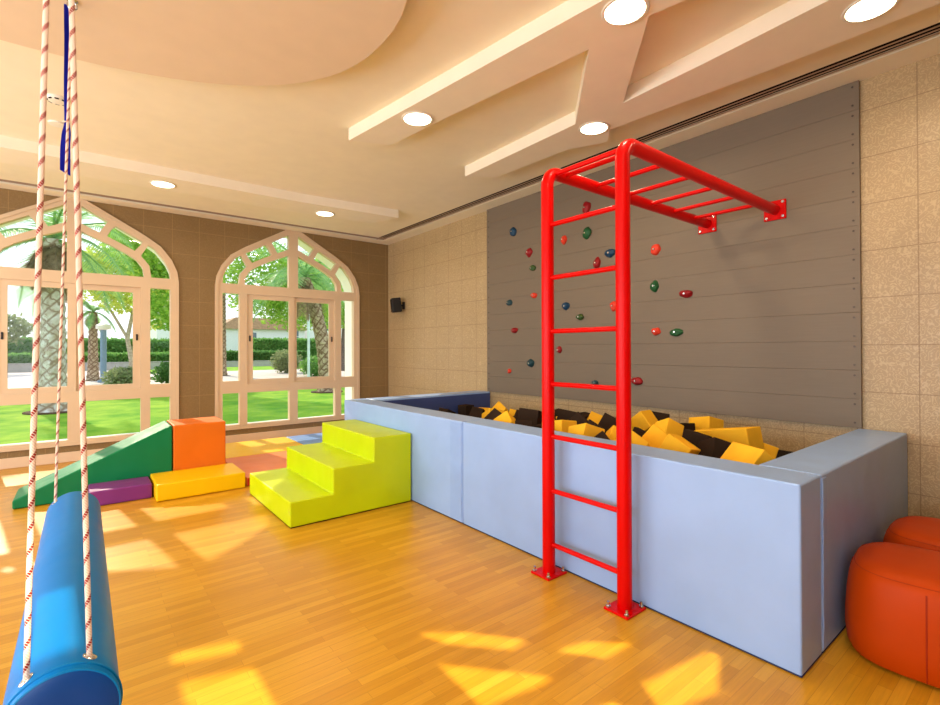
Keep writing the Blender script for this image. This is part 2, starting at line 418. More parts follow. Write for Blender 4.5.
def arch_at(dx, curve):
    for (x0, z0), (x1, z1) in zip(curve, curve[1:]):
        if min(x0, x1) <= dx <= max(x0, x1) and x0 != x1: return z0 + (z1 - z0) * (dx - x0) / (x1 - x0)
GO = [(.975, 2.235), (.965, 2.34), (.91, 2.46), (.80, 2.605), (.64, 2.70), (.36, 2.858), (.20, 2.95), (.068, 3.028)]   # ring glass, outer line
GI = [(.765, 2.235), (.745, 2.385), (.655, 2.50), (.57, 2.565), (.43, 2.64), (.25, 2.725), (.15, 2.775), (.068, 2.815)]   # ring glass, inner line
FI = [(.690, 2.235), (.675, 2.345), (.61, 2.44), (.50, 2.515), (.33, 2.605), (.16, 2.68), (.068, 2.722)]   # fan glass
HOLES_R = [
    [(.755, .87), (.975, .87), (.975, 2.10), (.755, 2.10)],                       # tall side light
    [(.755, .255), (.975, .255), (.975, .70), (.755, .70)],                       # low side light
    [(.060, .255), (.655, .255), (.655, .70), (.060, .70)],                       # low centre light
    [(.068, 2.235)] + FI,                                                          # fan
    [(.765, 2.235), (.975, 2.235), (.965, 2.34), (.91, 2.46), (.80, 2.605), (.735, 2.645), (.655, 2.50), (.745, 2.385)],   # ring light 1
    [(.59, 2.555), (.64, 2.62), (.675, 2.68), (.64, 2.70), (.40, 2.837), (.36, 2.80), (.31, 2.70), (.43, 2.64)],
    [(.235, 2.735), (.32, 2.882), (.20, 2.95), (.068, 3.028), (.068, 2.815), (.15, 2.775)],
]
def make_window(idx, cx, y0, y1, seen=True):
    loops = [[(cx + x, z) for x, z in arch_loop]]
    holes = []
    for h in HOLES_R:
        holes.append([(cx + x, z) for x, z in h]); holes.append([(cx - x, z) for x, z in reversed(h)])
    holes.append([(cx - .655, .82), (cx + .655, .82), (cx + .655, 2.10), (cx - .655, 2.10)])
    root = empty('window_%d' % idx, (0, 0, 0)); struct(root)
    b = nbm(); holed(b, loops + holes, y0, y1)
    struct(link('window_frame', b, M['frame'], root, smooth=False))
    # thin raised bead round the frame on the room side
    s = 1 if y1 > y0 else -1
    inner = [(cx + x * .962, max(z - .035 * (z > 2.3), .23)) for x, z in arch_loop]
    b = nbm(); holed(b, [[(cx + x, z) for x, z in arch_loop], inner], y0 - .012 * s, y0 + .001 * s)
    link('window_bead', b, M['frame'], root, smooth=False)
    # two sliding sashes
    for k in (-1, 1):
        xa, xb = (cx - .655, cx + .02) if k < 0 else (cx - .02, cx + .655)
        ga, gb = (cx - .575, cx - .062) if k < 0 else (cx + .062, cx + .575)
        yy = y0 + .02 * s + (.03 * s if k > 0 else 0)
        b = nbm(); holed(b, [[(xa, .82), (xb, .82), (xb, 2.10), (xa, 2.10)], [(ga, .885), (gb, .885), (gb, 2.035), (ga, 2.035)]], yy, yy + .028 * s)
        sash = link('window_sash', b, M['frame'], root, smooth=False)
        b = nbm(); box(b, cx + k * .617 - .010, cx + k * .617 + .010, min(yy - .014 * s, yy), max(yy - .014 * s, yy), 1.43, 1.51, .004)
        h = link('window_handle', b, M['black'], sash, smooth=False); h['label'] = 'small black sash latch'
    b = nbm()
    yg = (y0 + y1) / 2 + .015 * s
    gl = [(cx + x * .97, min(z, 3.06)) for x, z in arch_loop]
    vs = [b.verts.new((x, yg, z)) for x, z in gl]; b.faces.new(vs)
    link('window_glass', b, M['glass'], root, smooth=False)
    return root
make_window(1, WCX[0], YW - .012, YW + .075)
make_window(2, WCX[1], YW - .012, YW + .075)
make_window(3, WCX[2], YW - .012, YW + .075)

b = nbm(); box(b, XW, XW + .3, YB - .3, YW + .3, -0.1, 3.45)
struct(link('wall_right', b, M['tile_right'], smooth=False))
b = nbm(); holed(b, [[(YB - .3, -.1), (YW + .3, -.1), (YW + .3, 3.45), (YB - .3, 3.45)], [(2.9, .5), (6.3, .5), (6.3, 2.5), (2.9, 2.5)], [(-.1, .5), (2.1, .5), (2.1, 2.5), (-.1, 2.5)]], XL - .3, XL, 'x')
struct(link('wall_left', b, M['tile_window_shade'], smooth=False))
# wall behind the camera, its holes shaped to cast the added spot's patches
BH = lambda z: round(.75 * (z + .9), 3)
back_holes = [[(x, BH(y)) for x, y in h] for h in (
    [(1.16, 1.99), (1.35, 1.855), (1.56, 1.60), (1.43, 1.58), (1.25, 1.775)],
    [(1.51, 1.535), (1.70, 1.49), (1.91, 1.30), (1.67, 1.315)],
    [(1.135, 1.42), (1.15, 1.75), (1.31, 1.57), (1.48, 1.375), (1.37, 1.365)],
    [(1.52, 1.10), (1.66, 1.20), (2.03, 1.14), (2.07, 1.05), (1.83, .94), (1.59, 1.01)],
    [(1.25, 1.28), (1.50, 1.21), (1.54, 1.0), (1.50, .75), (1.2, .75)],
    [(.40, 2.30), (.403, 2.43), (.616, 2.365), (.61, 2.235)],
    [(.40, 1.2), (.394, 2.235), (.614, 2.16), (.606, 1.2)])]
back_holes.append([(-.045, 2.36), (.10, 2.36), (.10, 2.66), (-.045, 2.66)])  # hole shaped to throw a light patch onto the bolster
back_holes.append([(-2.6, .3), (-.6, .3), (-.6, 2.6), (-2.6, 2.6)])
b = nbm(); holed(b, [[(XL - .3, -.1), (XW + .3, -.1), (XW + .3, 3.45), (XL - .3, 3.45)]] + back_holes, YB - .06, YB)
struct(link('wall_back', b, M['tile_window_shade'], smooth=False))

# ceiling with the slot for the linear air vent
b = nbm()
sx0, sx1, sy0, sy1 = 3.707, 3.874, 7.03, 7.19
holed(b, [[(XL - .3, YB - .3), (XW + .3, YB - .3), (XW + .3, YW + .3), (XL - .3, YW + .3)],
          [(XL + .1, sy0), (sx0, sy0), (sx0, YB + .1), (sx1, YB + .1), (sx1, sy1), (XL + .1, sy1)]], ZC, ZC + .3, 'z')
struct(link('ceiling', b, M['ceiling'], smooth=False))
b = nbm(); box(b, XL, XW, YB, YW, ZC + .03, ZC + .05)
struct(link('vent_shade_sheet', b, M['darkgap'], smooth=False))  # dark sheet above the slot, paints the shade inside the vent
v = empty('air_vent', (sx1, sy1, ZC))
tag(v, 'long dark linear air vent slot with slats in the ceiling along both walls', 'vent')
b = nbm()
for k in range(3):
    x = sx0 + .042 + k * .0415
    box(b, x - .006 - sx1, x + .006 - sx1, YB + .1 - sy1, sy1 - .02 - k * .03 - sy1 - .0, .0003, .004)
box(b, XL + .1 - sx1, -.004, -.055, -.045, .006, .06); box(b, XL + .1 - sx1, -.004, -.11, -.10, .006, .06)
link('vent_slats', b, M['slat'], v, smooth=False)

# lowered ceiling panels and beams
def beam(name, pts):
    b = nbm(); prism(b, pts, ZB, ZC + .02)
    return struct(link(name, b, M['beam'], smooth=False))
beam('trim_1', [(XL, 5.62), (1.95, 5.58), (3.18, 5.48), (3.02, 5.94), (1.9, 6.05), (XL, 6.07)])
beam('trim_2', [(1.686, 3.70), (1.803, 2.816), (1.981, 1.453), (2.05, .9), (2.16, YB), (2.7, YB), (2.40, .60), (2.30, 1.19), (2.26, 1.37), (2.244, 1.735), (2.07, 3.0), (2.0, 3.57)])
beam('trim_3', [(2.244, 1.735), (2.26, 1.37), (2.92, 1.97), (3.196, 2.28), (3.37, 2.42), (3.23, 2.72), (2.91, 2.38), (2.857, 2.327)])
beam('trim_4', [(2.935, 3.77), (2.91, 2.38), (3.23, 2.72), (3.19, 3.60)])
beam('trim_5', [(2.92, 1.97), (2.895, 1.4), (2.85, .76), (2.76, .1), (2.6, YB), (3.25, YB), (3.32, .2), (3.31, .43), (3.28, 1.2), (3.196, 2.28)])
disc = []
cxd, cyd, ax, ay = -.45, 2.43, 1.75, 1.24
for k in range(64):
    t = 2 * PI * k / 64
    disc.append((cxd + ax * math.copysign(abs(math.cos(t)) ** .92, math.cos(t)), cyd + ay * math.copysign(abs(math.sin(t)) ** .92, math.sin(t))))
b = nbm(); prism(b, disc, ZB, ZC + .02)
struct(link('trim_6', b, plain('disc_paint', (226, 204, 176), .75, .2, var=.02), smooth=False))

# baseboards
def bb(name, x0, x1, y0, y1):
    b = nbm(); box(b, x0, x1, y0, y1, 0, .115, .004, 1); struct(link(name, b, M['trim'], smooth=False))
bb('baseboard_window', XL, XW, YW - .022, YW)
bb('baseboard_right', XW - .018, XW, YB, .68)
bb('baseboard_left', XL, XL + .018, YB, YW - .022)

# ================================================================== CEILING LIGHTS
def downlight(x, y, z, label):
    r = empty('ceiling_light', (x, y, z)); tag(r, label, 'ceiling light', 'round recessed ceiling lights')
    b = nbm(); lathe(b, [(.112, -.0005), (.116, -.004), (.112, -.008), (.100, -.0085), (.098, -.004), (.098, -.0005)], 40)
    link('light_trim', b, M['white'], r)
    b = nbm(); lathe(b, [(.097, -.0085), (.097, -.001)], 40)
    link('light_diffuser', b, M['lamp'], r)
    d = bpy.data.lights.new('ceiling_lamp', 'AREA'); d.shape = 'DISK'; d.size = .18; d.energy = LAMP_W; d.color = (1.0, .80, .54)
    o = bpy.data.objects.new('ceiling_lamp', d); COL.objects.link(o); o.location = (0, 0, -.012); o.parent = r
for x, y, lb in ((.635, 5.83, 'round ceiling light above the space between the two windows'), (2.354, 5.86, 'small-looking ceiling light over the right-hand window'),
                 (1.922, 3.035, 'ceiling light at the free end of the long beam in the middle'), (3.07, 2.33, 'ceiling light just above the top of the red ladder'),
                 (2.125, 1.42, 'big bright ceiling light cut by the top edge, middle'), (3.067, .652, 'big bright ceiling light nearest the air vent, top right')):
    downlight(x, y, ZB, lb)
for (x, y), lb in zip(((-1.6, 5.83), (-2.9, 3.4), (-2.9, .9), (-.9, -.2), (1.0, .2)), ('added unseen ceiling light left of the left window', 'added unseen ceiling light near the left wall, window side', 'added unseen ceiling light near the left wall, camera side', 'added unseen ceiling light above left of the camera', 'added unseen ceiling light above right of the camera')):
    downlight(x, y, ZB if y > 5 else ZC , lb)  # out-of-view lights added to raise the room's brightness
for x, y, nm, r_, lb in ((-.148, 4.53, 'smoke_detector', .06, 'small round smoke detector on the ceiling beside the left rope'), (-.164, 5.03, 'ceiling_cover', .055, 'flat round white cover plate on ceiling behind the smoke detector')):
    t = empty(nm, (x, y, ZC)); tag(t, lb, 'smoke detector' if 'smoke' in nm else 'cover plate')
    b = nbm(); lathe(b, [(r_, -.0005), (r_, -.014), (r_ * .8, -.028 if 'smoke' in nm else -.016), (.01, -.034 if 'smoke' in nm else -.017)], 32); link('cover', b, M['white'], t)
    if 'smoke' in nm:
        b = nbm()
        for k in range(8):
            a = 2 * PI * k / 8; box(b, -.012, .012, -.003, .003, -.006, .002, mat=Matrix.Rotation(a, 4, 'Z') @ Matrix.Translation((0, -.052, -.022)))
        link('sensor_slots', b, M['darkgap'], t, smooth=False)

# ================================================================== CLIMBING PANEL
cp = empty('climbing_wall', (XW - .002, 2.86, .765)); tag(cp, 'large grey boarded climbing wall panel with coloured holds fixed to the right wall', 'climbing panel')
b = nbm(); y0, y1 = .928 - 2.86, 4.775 - 2.86
H_ = (3.1 - .765 - .002) / 12
for k in range(12):
    box(b, -.030, -.004, y0, y1, k * H_ + .0005, (k + 1) * H_ - .0005, .0008, 1)
box(b, -.006, 0, y0 + .002, y1 - .002, 0.001, 2.332)
link('board_facing', b, M['board'], cp, smooth=False)
b = nbm(); cyl(b, (-.0335, 0, 0), .007, .005, (1, 0, 0), 8)
sc0 = link('screw', b, M['screw'], cp, smooth=False); first = True
for k in range(12):
    for zz in (.035, H_ - .035):
        for yy in (y0 + .035, y1 - .035):
            if first: sc_, first = sc0, False
            else:
                sc_ = sc0.copy(); COL.objects.link(sc_)
            sc_.location = (0, yy, k * H_ + zz)
def hold(seed, size, wide, tall, drop):
    rnd = random.Random(seed); b = nbm()
    bmesh.ops.create_icosphere(b, subdivisions=3, radius=1.0)
    off = Vector((rnd.uniform(0, 50), rnd.uniform(0, 50), rnd.uniform(0, 50)))
    for v in b.verts:
        p = v.co.copy(); n_ = noise.noise(p * 1.1 + off) * .28 + noise.noise(p * 3 + off) * .07
        r = 1 + n_
        x = -max(0.0, -p.x) * .85 * r + max(0, p.x) * .05
        taper = 1 - drop * max(0, -p.z) * .5
        v.co = Vector((x * size * .9, p.y * size * wide * r * taper, p.z * size * tall * r - (drop * size * .2 if p.z < 0 else 0)))
    return b
HOLDS = [(4.272, 2.720, 'blue', .055, 1, 1, 0), (4.01, 2.43, 'red', .05, 1, 1, 0), (3.953, 2.24, 'olive', .05, 1.0, .65, .2), (3.931, 1.922, 'orange', .045, 1.1, .7, .2),
    (4.353, 1.87, 'teal', .052, 1, .7, .3), (4.256, 1.53, 'red', .055, 1, .6, .3), (4.357, 1.038, 'orange', .04, .9, .7, .4), (3.988, 1.142, 'teal', .055, .95, .8, .4),
    (3.18, 2.755, 'red', .06, .85, 1.1, .9), (3.484, 2.483, 'orange', .052, .8, .95, .1), (3.177, 2.493, 'green', .06, .85, 1, .1), (2.896, 2.246, 'blue', .056, 1.05, .65, .6),
    (3.054, 2.17, 'red', .055, .8, 1, .5), (3.459, 1.765, 'blue', .052, .95, .75, .9), (3.27, 1.638, 'olive', .052, .95, .6, .7), (2.859, 1.722, 'orange', .048, .9, 1, .2),
    (3.558, 1.295, 'red', .046, .8, .9, 0), (3.083, .962, 'teal', .04, .95, .6, .2), (2.414, 2.202, 'orange', .05, 1, 1, .1), (2.423, 1.872, 'green', .045, .9, 1.1, .7),
    (2.412, 1.46, 'orange', .046, 1, .7, .5), (2.219, 1.448, 'green', .055, 1.1, .6, .6), (2.13, 1.776, 'red', .052, 1.1, .62, .3), (2.605, 1.001, 'red', .06, 1.0, .6, .4), (2.25, 2.40, 'red', .04, .9, .8, .3)]
CN = {'blue': 'dark blue', 'red': 'dark red', 'green': 'green', 'orange': 'orange-red', 'teal': 'dark teal', 'olive': 'olive green'}
for k, (y, z, c, s_, wd, tl, dr) in enumerate(HOLDS[:-1]):
    h = link('climbing_hold', hold(k + 3, s_, wd, tl, dr), M['hold_' + c], cp, loc=(-.028, y - 2.86, z - .765)); h['label'] = CN[c] + ' climbing hold'
    b = nbm(); cyl(b, (-s_ * .86, 0, 0), .009, .012, (1, 0, 0), 6); link('hold_bolt', b, M['steel'], h, smooth=False)

# ================================================================== RED LADDER WITH OVERHEAD BARS
ld = empty('climbing_ladder', (2.12, 1.689, 0)); tag(ld, 'red steel monkey-bar ladder bolted to the floor and to the climbing panel', 'climbing ladder')
ZT = 2.338
for s in (-1, 1):
    yy = s * .253
    pts = [(0, yy, .012)] + [(0, yy, z) for z in (.6, 1.2, 1.8, ZT - .085)]
    for k in range(1, 9):
        a = PI / 2 * k / 8; pts.append((.085 - .085 * math.cos(a), yy, ZT - .085 + .085 * math.sin(a)))
    pts += [(.6, yy, ZT), (1.2, yy, ZT), (XW - 2.12 - .043, yy, ZT)]
    b = nbm(); tube(b, pts, .0365, 24); link('rail', b, M['red'], ld)
    b = nbm(); box(b, -.08, .08, yy - .07, yy + .07, 0, .012, .003, 1)
    pl = link('base_plate', b, M['red'], ld, smooth=False)
    for dx in (-.062, .062):
        for dy in (-.053, .053):
            b = nbm(); cyl(b, (dx, yy + dy, .011), .0125, .009, seg=6); cyl(b, (dx, yy + dy, .018), .0065, .022, seg=10)
            link('bolt', b, M['steel'], pl)
    b = nbm(); box(b, XW - 2.12 - .043, XW - 2.12 - .031, yy - .075, yy + .075, ZT - .075, ZT + .07, .003, 1)
    pl = link('wall_plate', b, M['red'], ld, smooth=False)
    for dy in (-.055, .055):
        for dz in (-.055, .052):
            b = nbm(); cyl(b, (XW - 2.12 - .042, yy + dy, ZT + dz), .011, .008, (-1, 0, 0), 6); cyl(b, (XW - 2.12 - .049, yy + dy, ZT + dz), .006, .008, (-1, 0, 0), 8)
            link('bolt', b, M['steel'], pl)
for z in (.175, .485, .797, 1.10, 1.404, 1.713, 2.02):
    b = nbm(); tube(b, [(0, -.253, z), (0, .253, z)], .0138, 14); link('rung', b, M['red'], ld)
for x in (.045, .135, .43, .74, 1.05, 1.36, 1.67):
    b = nbm(); tube(b, [(x, -.253, ZT - (.003 if x > .1 else .013)), (x, .253, ZT - (.003 if x > .1 else .013))], .0138, 14); link('rung', b, M['red'], ld)

# ================================================================== FOAM PIT WALLS
def pad(name, x0, x1, y0, y1, label, flap=None, edge=None):
    r = empty(name, ((x0 + x1) / 2, (y0 + y1) / 2, 0)); tag(r, label, 'foam pit wall', 'padded walls of the foam pit')
    ox, oy = r.location.x, r.location.y
    b = nbm(); box(b, x0 - ox, x1 - ox, y0 - oy, y1 - oy, .004, .762, .010, 4)
    link('cover', b, M['blue_vinyl'], r, wn=True)
    b = nbm(); box(b, x0 - ox + .008, x1 - ox - .008, y0 - oy + .008, y1 - oy - .008, 0, .010)
    link('base', b, M['darkblue'], r, smooth=False)
    b = nbm()
    for (p, q) in (((x0 + .002, y0 + .002), (x1 - .002, y0 + .002)), ((x1 - .002, y0 + .002), (x1 - .002, y1 - .002)), ((x1 - .002, y1 - .002), (x0 + .002, y1 - .002)), ((x0 + .002, y1 - .002), (x0 + .002, y0 + .002))):
        tube(b, [(p[0] - ox, p[1] - oy,   .006), (q[0] - ox, q[1] - oy, .006)], .0032, 6)
    link('bottom_piping', b, M['darkblue'], r)
    if flap:
        b = nbm(); X0, X1, Y0, Y1 = flap
        box(b, X0 - ox, X1 - ox, Y0 - oy, Y1 - oy, .02, .745, .002, 1)
        bmesh.ops.subdivide_edges(b, edges=[e for e in b.edges if abs(e.verts[0].co.z - e.verts[1].co.z) > .5], cuts=40)
        for v in b.verts:
            w_ = noise.noise(Vector((v.co.x * 20, v.co.y * 20, v.co.z * 16))) * .0035
            v.co.x += w_; v.co.y += w_
        link('joining_flap', b, M['blue_flap'], r)
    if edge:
        b = nbm(); box(b, x0 - ox + .02, x1 - ox - .004, y0 - oy - .003, y0 - oy + .001, .03, .742, .001, 1); q_ = link('inner_shade_face', b, M['inner_shade'], r, smooth=False); q_['label'] = 'inner face painted navy for shade'
    return r
pad('foam_pit_wall', 2.216, 2.456, .70, 2.886, 'near pale blue padded pit wall right behind the red ladder')
pad('foam_pit_wall', 2.216, 2.456, 2.892, 4.99, 'pale blue padded pit wall beside the lime steps', flap=(2.212, 2.218, 2.90, 3.04))
pad('foam_pit_wall', 2.462, XW - .012, .70, .95, 'short padded pit end wall beside the orange ottomans', flap=(2.466, 2.52, .696, .702))
pad('foam_pit_wall', 2.462, XW - .004, 4.75, 4.99, 'far padded pit end wall nearest the window, shade painted on its inside', edge=True)
b = nbm(); box(b, XW - .011, XW - .0005, .704, .94, 0.002, .752, .003, 1)
tag(link('backing_board', b, M['darkblue'], smooth=False), 'thin dark blue backing strip between padded pit end and tiled wall', 'backing strip')

# pit cushions and foam blocks
b = nbm(); box(b, 2.51, XW - .03, 1.0, 3.28, 0, .55, .03, 3); tag(link('pit_cushion', b, M['pit_mat']), 'dark cushion at the bottom of the near half of the pit', 'cushion')
b = nbm(); box(b, 2.51, XW - .03, 3.34, 4.70, 0, .46, .03, 3); tag(link('pit_cushion', b, M['pit_mat']), 'lower dark cushion at the bottom of the far half of the pit', 'cushion')
# x, y, z, size, colour, length factor, (rx, ry, rz), label
F = [
 (3.60, 4.62, .585, .15, 'k', 1.0, (0, 0, 5), 'square black foam block standing alone against the far blue end of the pit'),
 (3.20, 4.472, .57, .14, 'k', 1.2, (5, 20, 20), 'black foam sliver at the far left end of the pit, barely over the wall'),
 (3.10, 3.95, .60, .115, 'y', 1.3, (0, 5, 60), 'low flat yellow foam block just right of the lone black square'),
 (3.40, 4.15, .585, .15, 'k', 1.0, (10, 30, 30), 'small dark foam block between flat yellow one and first yellow heap'),
 (3.10, 3.56, .69, .165, 'y', 1.5, (12, 20, 70), 'large yellow foam block at the left end of the heap'),
 (3.60, 4.00, .69, .15, 'y', 1.0, (35, 30, 20), 'pointed yellow foam block at the back of the left heap'),
 (3.52, 3.70, .742, .135, 'y', 1.0, (15, 25, 50), 'bright yellow foam cube sitting highest at the left of the heap'),
 (3.32, 3.40, .715, .145, 'k', 1.1, (20, 35, 60), 'black foam block tucked right of the highest left yellow cube'),
 (2.75, 3.10, .70, .14, 'k', 1.2, (30, 40, 20), 'black triangular foam corner in front of the left yellow blocks'),
 (2.63, 2.85, .715, .145, 'y', 1.0, (45, 35, 10), 'yellow foam corner like a pyramid near the front edge, left of ladder'),
 (3.00, 2.95, .745, .18, 'k', 1.25, (5, 12, 30), 'biggest black foam block, just left of the red ladder'),
 (2.63, 2.655, .705, .14, 'k', 1.1, (0, 25, 40), 'black foam block under the biggest black one at the front edge'),
 (3.32, 2.80, .755, .165, 'k', 1.15, (8, 10, 20), 'upper black foam block seen just right of the left ladder post'),
 (3.10, 2.50, .745, .14, 'k', 1.0, (40, 25, 15), 'tilted black foam block between ladder posts, beside the upper black one'),
 (3.52, 2.68, .66, .14, 'y', 1.0, (30, 40, 60), 'yellow foam corner peeping up behind blacks between ladder posts'),
 (2.76, 2.42, .715, .165, 'y', 1.4, (8, 10, 85), 'long yellow foam block at the front edge, left between ladder posts'),
 (2.65, 2.10, .71, .16, 'y', 1.5, (20, 14, 70), 'sloping yellow foam block at the front edge, middle between ladder posts'),
 (2.88, 2.22, .735, .13, 'k', 1.1, (35, 30, 40), 'black foam wedge lying on the two front yellow blocks'),
 (3.12, 2.24, .775, .155, 'k', 1.15, (28, 20, 35), 'tall tilted black foam block close to the right ladder post'),
 (3.02, 2.33, .70, .10, 'y', 1.0, (20, 10, 20), 'little yellow foam corner between two tilted black blocks'),
 (2.62, 1.93, .695, .12, 'k', 1.0, (45, 30, 20), 'small black foam corner at the front edge left of right ladder post'),
 (2.80, 1.96, .725, .13, 'y', 1.1, (30, 30, 60), 'yellow foam block half hidden behind the right ladder post'),
 (3.42, 2.16, .76, .15, 'y', 1.5, (0, 38, 90), 'slanted yellow foam block rising behind the right ladder post'),
 (3.66, 2.16, .70, .15, 'k', 1.2, (10, 30, 45), 'dark foam block by the wall behind the slanted yellow one'),
 (2.66, 1.73, .715, .14, 'y', 1.2, (35, 20, 30), 'yellow foam block at the front edge just right of the right post'),
 (3.10, 1.97, .715, .12, 'k', 1.0, (25, 10, 20), 'small black foam block between slanted yellow and front yellow cube'),
 (2.86, 1.70, .75, .15, 'y', 1.15, (38, 22, 28), 'yellow foam cube with its square face turned to the room'),
 (3.32, 1.88, .745, .145, 'y', 1.1, (30, 20, 70), 'yellow foam block behind the square-faced cube'),
 (2.70, 1.47, .715, .16, 'y', 1.15, (30, 10, 10), 'wide yellow foam block at the front edge right of the square-faced cube'),
 (3.52, 1.90, .70, .14, 'k', 1.4, (5, 10, 80), 'flat black foam block behind yellow ones, right of ladder'),
 (3.08, 1.56, .735, .16, 'k', 1.2, (15, 8, 20), 'large brown-black foam block left of the long yellow prism'),
 (3.32, 1.46, .73, .17, 'y', 2.3, (0, 10, 82), 'longest yellow foam prism lying by the wall at the right'),
 (3.60, 1.34, .60, .12, 'y', 1.0, (20, 25, 30), 'yellow foam corner behind the end of the long prism'),
 (2.74, 1.10, .70, .16, 'y', 1.5, (42, 0, 62), 'yellow foam block nearest the right end of the pit'),
 (2.92, 1.36, .695, .14, 'k', 1.3, (20, 20, 60), 'black foam block in the gap in front of the long yellow prism'),
 (2.60, 1.29, .68, .08, 'y', 1.0, (40, 30, 20), 'tiny yellow foam corner at the front edge right of the wide block'),
 (3.72, 1.80, .715, .16, 'y', 1.3, (15, 10, 75), 'yellow foam block at the wall behind the long prism')]
def foam_bm(s, L):
    b = nbm(); box(b, -s * L / 2, s * L / 2, -s / 2, s / 2, -s / 2, s / 2, .004, 1); return b
for x, y, z, s, c, L, (rx, ry, rz), lb in F:
    s *= .94; z -= .012
    o = link('foam_block', foam_bm(s, L), M['foam_' + c], smooth=False)
    o.rotation_euler = [math.radians(a) for a in (rx, ry, rz)]; o.location = (x, y, z)
    tag(o, lb, 'foam block', 'foam blocks in the pit')
    q = o.rotation_euler.to_matrix()
    low = min((q @ Vector((sx * s * L / 2, sy * s / 2, sz * s / 2))).z for sx in (-1, 1) for sy in (-1, 1) for sz in (-1, 1))
    floor_z = .55 if y < 3.31 else .46
    if o.location.z + low > floor_z + .035: o.location.z = min(o.location.z, floor_z + .035 - low)
rnd = random.Random(8)
fill = 0
spots = []
for k in range(900):
    x, y = rnd.uniform(2.62, 3.72), rnd.uniform(1.45, 4.4)
    if all((x - f[0]) ** 2 + (y - f[1]) ** 2 > .185 ** 2 for f in F) and all((x - a) ** 2 + (y - c_) ** 2 > .21 ** 2 for a, c_ in spots) and abs(y - 3.31) > .12:
        spots.append((x, y))
for x, y in spots:
    if y > 3.9 and rnd.random() < .3: continue
    c = 'y' if rnd.random() < .4 else 'k'
    o = link('foam_block', foam_bm(.135, 1.1), M['foam_' + c], smooth=False)
    o.rotation_euler = (rnd.uniform(-.25, .25), rnd.uniform(-.25, .25), rnd.uniform(0, 3)); o.location = (x, y, (.55 if y < 3.31 else .46) + .082)
    tag(o, 'low %s foam block filling the gaps deep in the pit' % ('yellow' if c == 'y' else 'black'), 'foam block', 'low %s foam blocks deep in the pit' % ('yellow' if c == 'y' else 'black'))

# ================================================================== SOFT PLAY BLOCKS
def solid(name, mat, label, cat, pts=None, y0=0, y1=0, dims=None, bev=.012, group='soft play blocks'):
    b = nbm()
    if pts: prism(b, pts, y0, y1, bev, 'y', 3)
    else: box(b, *dims, bev, 3)
    c = sum((v.co for v in b.verts), Vector()) / len(b.verts); zmin = min(v.co.z for v in b.verts); off = Vector((c.x, c.y, zmin))
    for v in b.verts: v.co -= off
    o = link(name, b, mat, wn=True, loc=off); tag(o, label, cat, group); return o
st = empty('play_steps', (1.69, 4.16, 0)); tag(st, 'lime green padded three-step stair against the blue pit wall', 'play steps', 'soft play blocks')
b = nbm(); prism(b, [(x - 1.69, z) for x, z in ((1.178, .006), (2.205, .006), (2.205, .585), (1.852, .585), (1.852, .388), (1.507, .388), (1.507, .192), (1.178, .192))], 3.595 - 4.16, 4.70 - 4.16, .011, 'y', 3)
link('cover', b, M['lime'], st, wn=True)
b = nbm(); box(b, 1.186 - 1.69, 2.200 - 1.69, 3.603 - 4.16, 4.69 - 4.16, 0, .012); link('base', b, M['darkgap'], st, smooth=False)
YG = 5.46
solid('play_wedge', M['green'], 'green padded wedge ramp in front of the left window', 'ramp', pts=[(-.455, 0.002), (.672, 0.002), (.672, .575), (.655, .578), (-.455, .072)], y0=YG, y1=5.92)
solid('play_block', M['orange'], 'tall orange padded block at the high end of the green wedge', 'play block', dims=(.680, 1.142, YG, 5.94, .002, .578))
solid('play_block', M['purple'], 'low purple padded block in front of the green wedge', 'play block', dims=(.035, .478, 5.12, 5.45, .002, .13))
solid('play_block', M['yellow'], 'low yellow padded block in front of the orange block', 'play block', dims=(.492, 1.205, 4.94, 5.45, .002, .148))
solid('floor_mat', M['mat_yellow'], 'flat yellow floor mat below the right-hand window', 'mat', dims=(1.16, 2.235, 6.055, 7.02, 0.001, .08), bev=.008)
mt = solid('floor_mat', M['peach'], 'flat peach orange floor mat between yellow mat and lime steps', 'mat', dims=(1.225, 2.205, 4.985, 6.045, 0.001, .08), bev=.008)
b = nbm(); box(b, 1.232 - mt.location.x, 2.19 - mt.location.x, 4.9825 - mt.location.y, 4.986 - mt.location.y, .006, .074); 
f_ = link('side_shade_strip', b, M['side_shade'], mt, smooth=False); f_['label'] = 'side edge of the mat painted red for shadow'
solid('floor_mat', M['mat_blue'], 'flat light blue floor mat behind the lime steps', 'mat', dims=(2.245, 3.30, 6.055, 7.02, 0.001, .08), bev=.008)
solid('floor_mat', M['mat_blue'], 'light blue floor mat mostly hidden behind steps and pit wall', 'mat', dims=(2.245, 3.30, 5.03, 6.045, 0.001, .08), bev=.008)

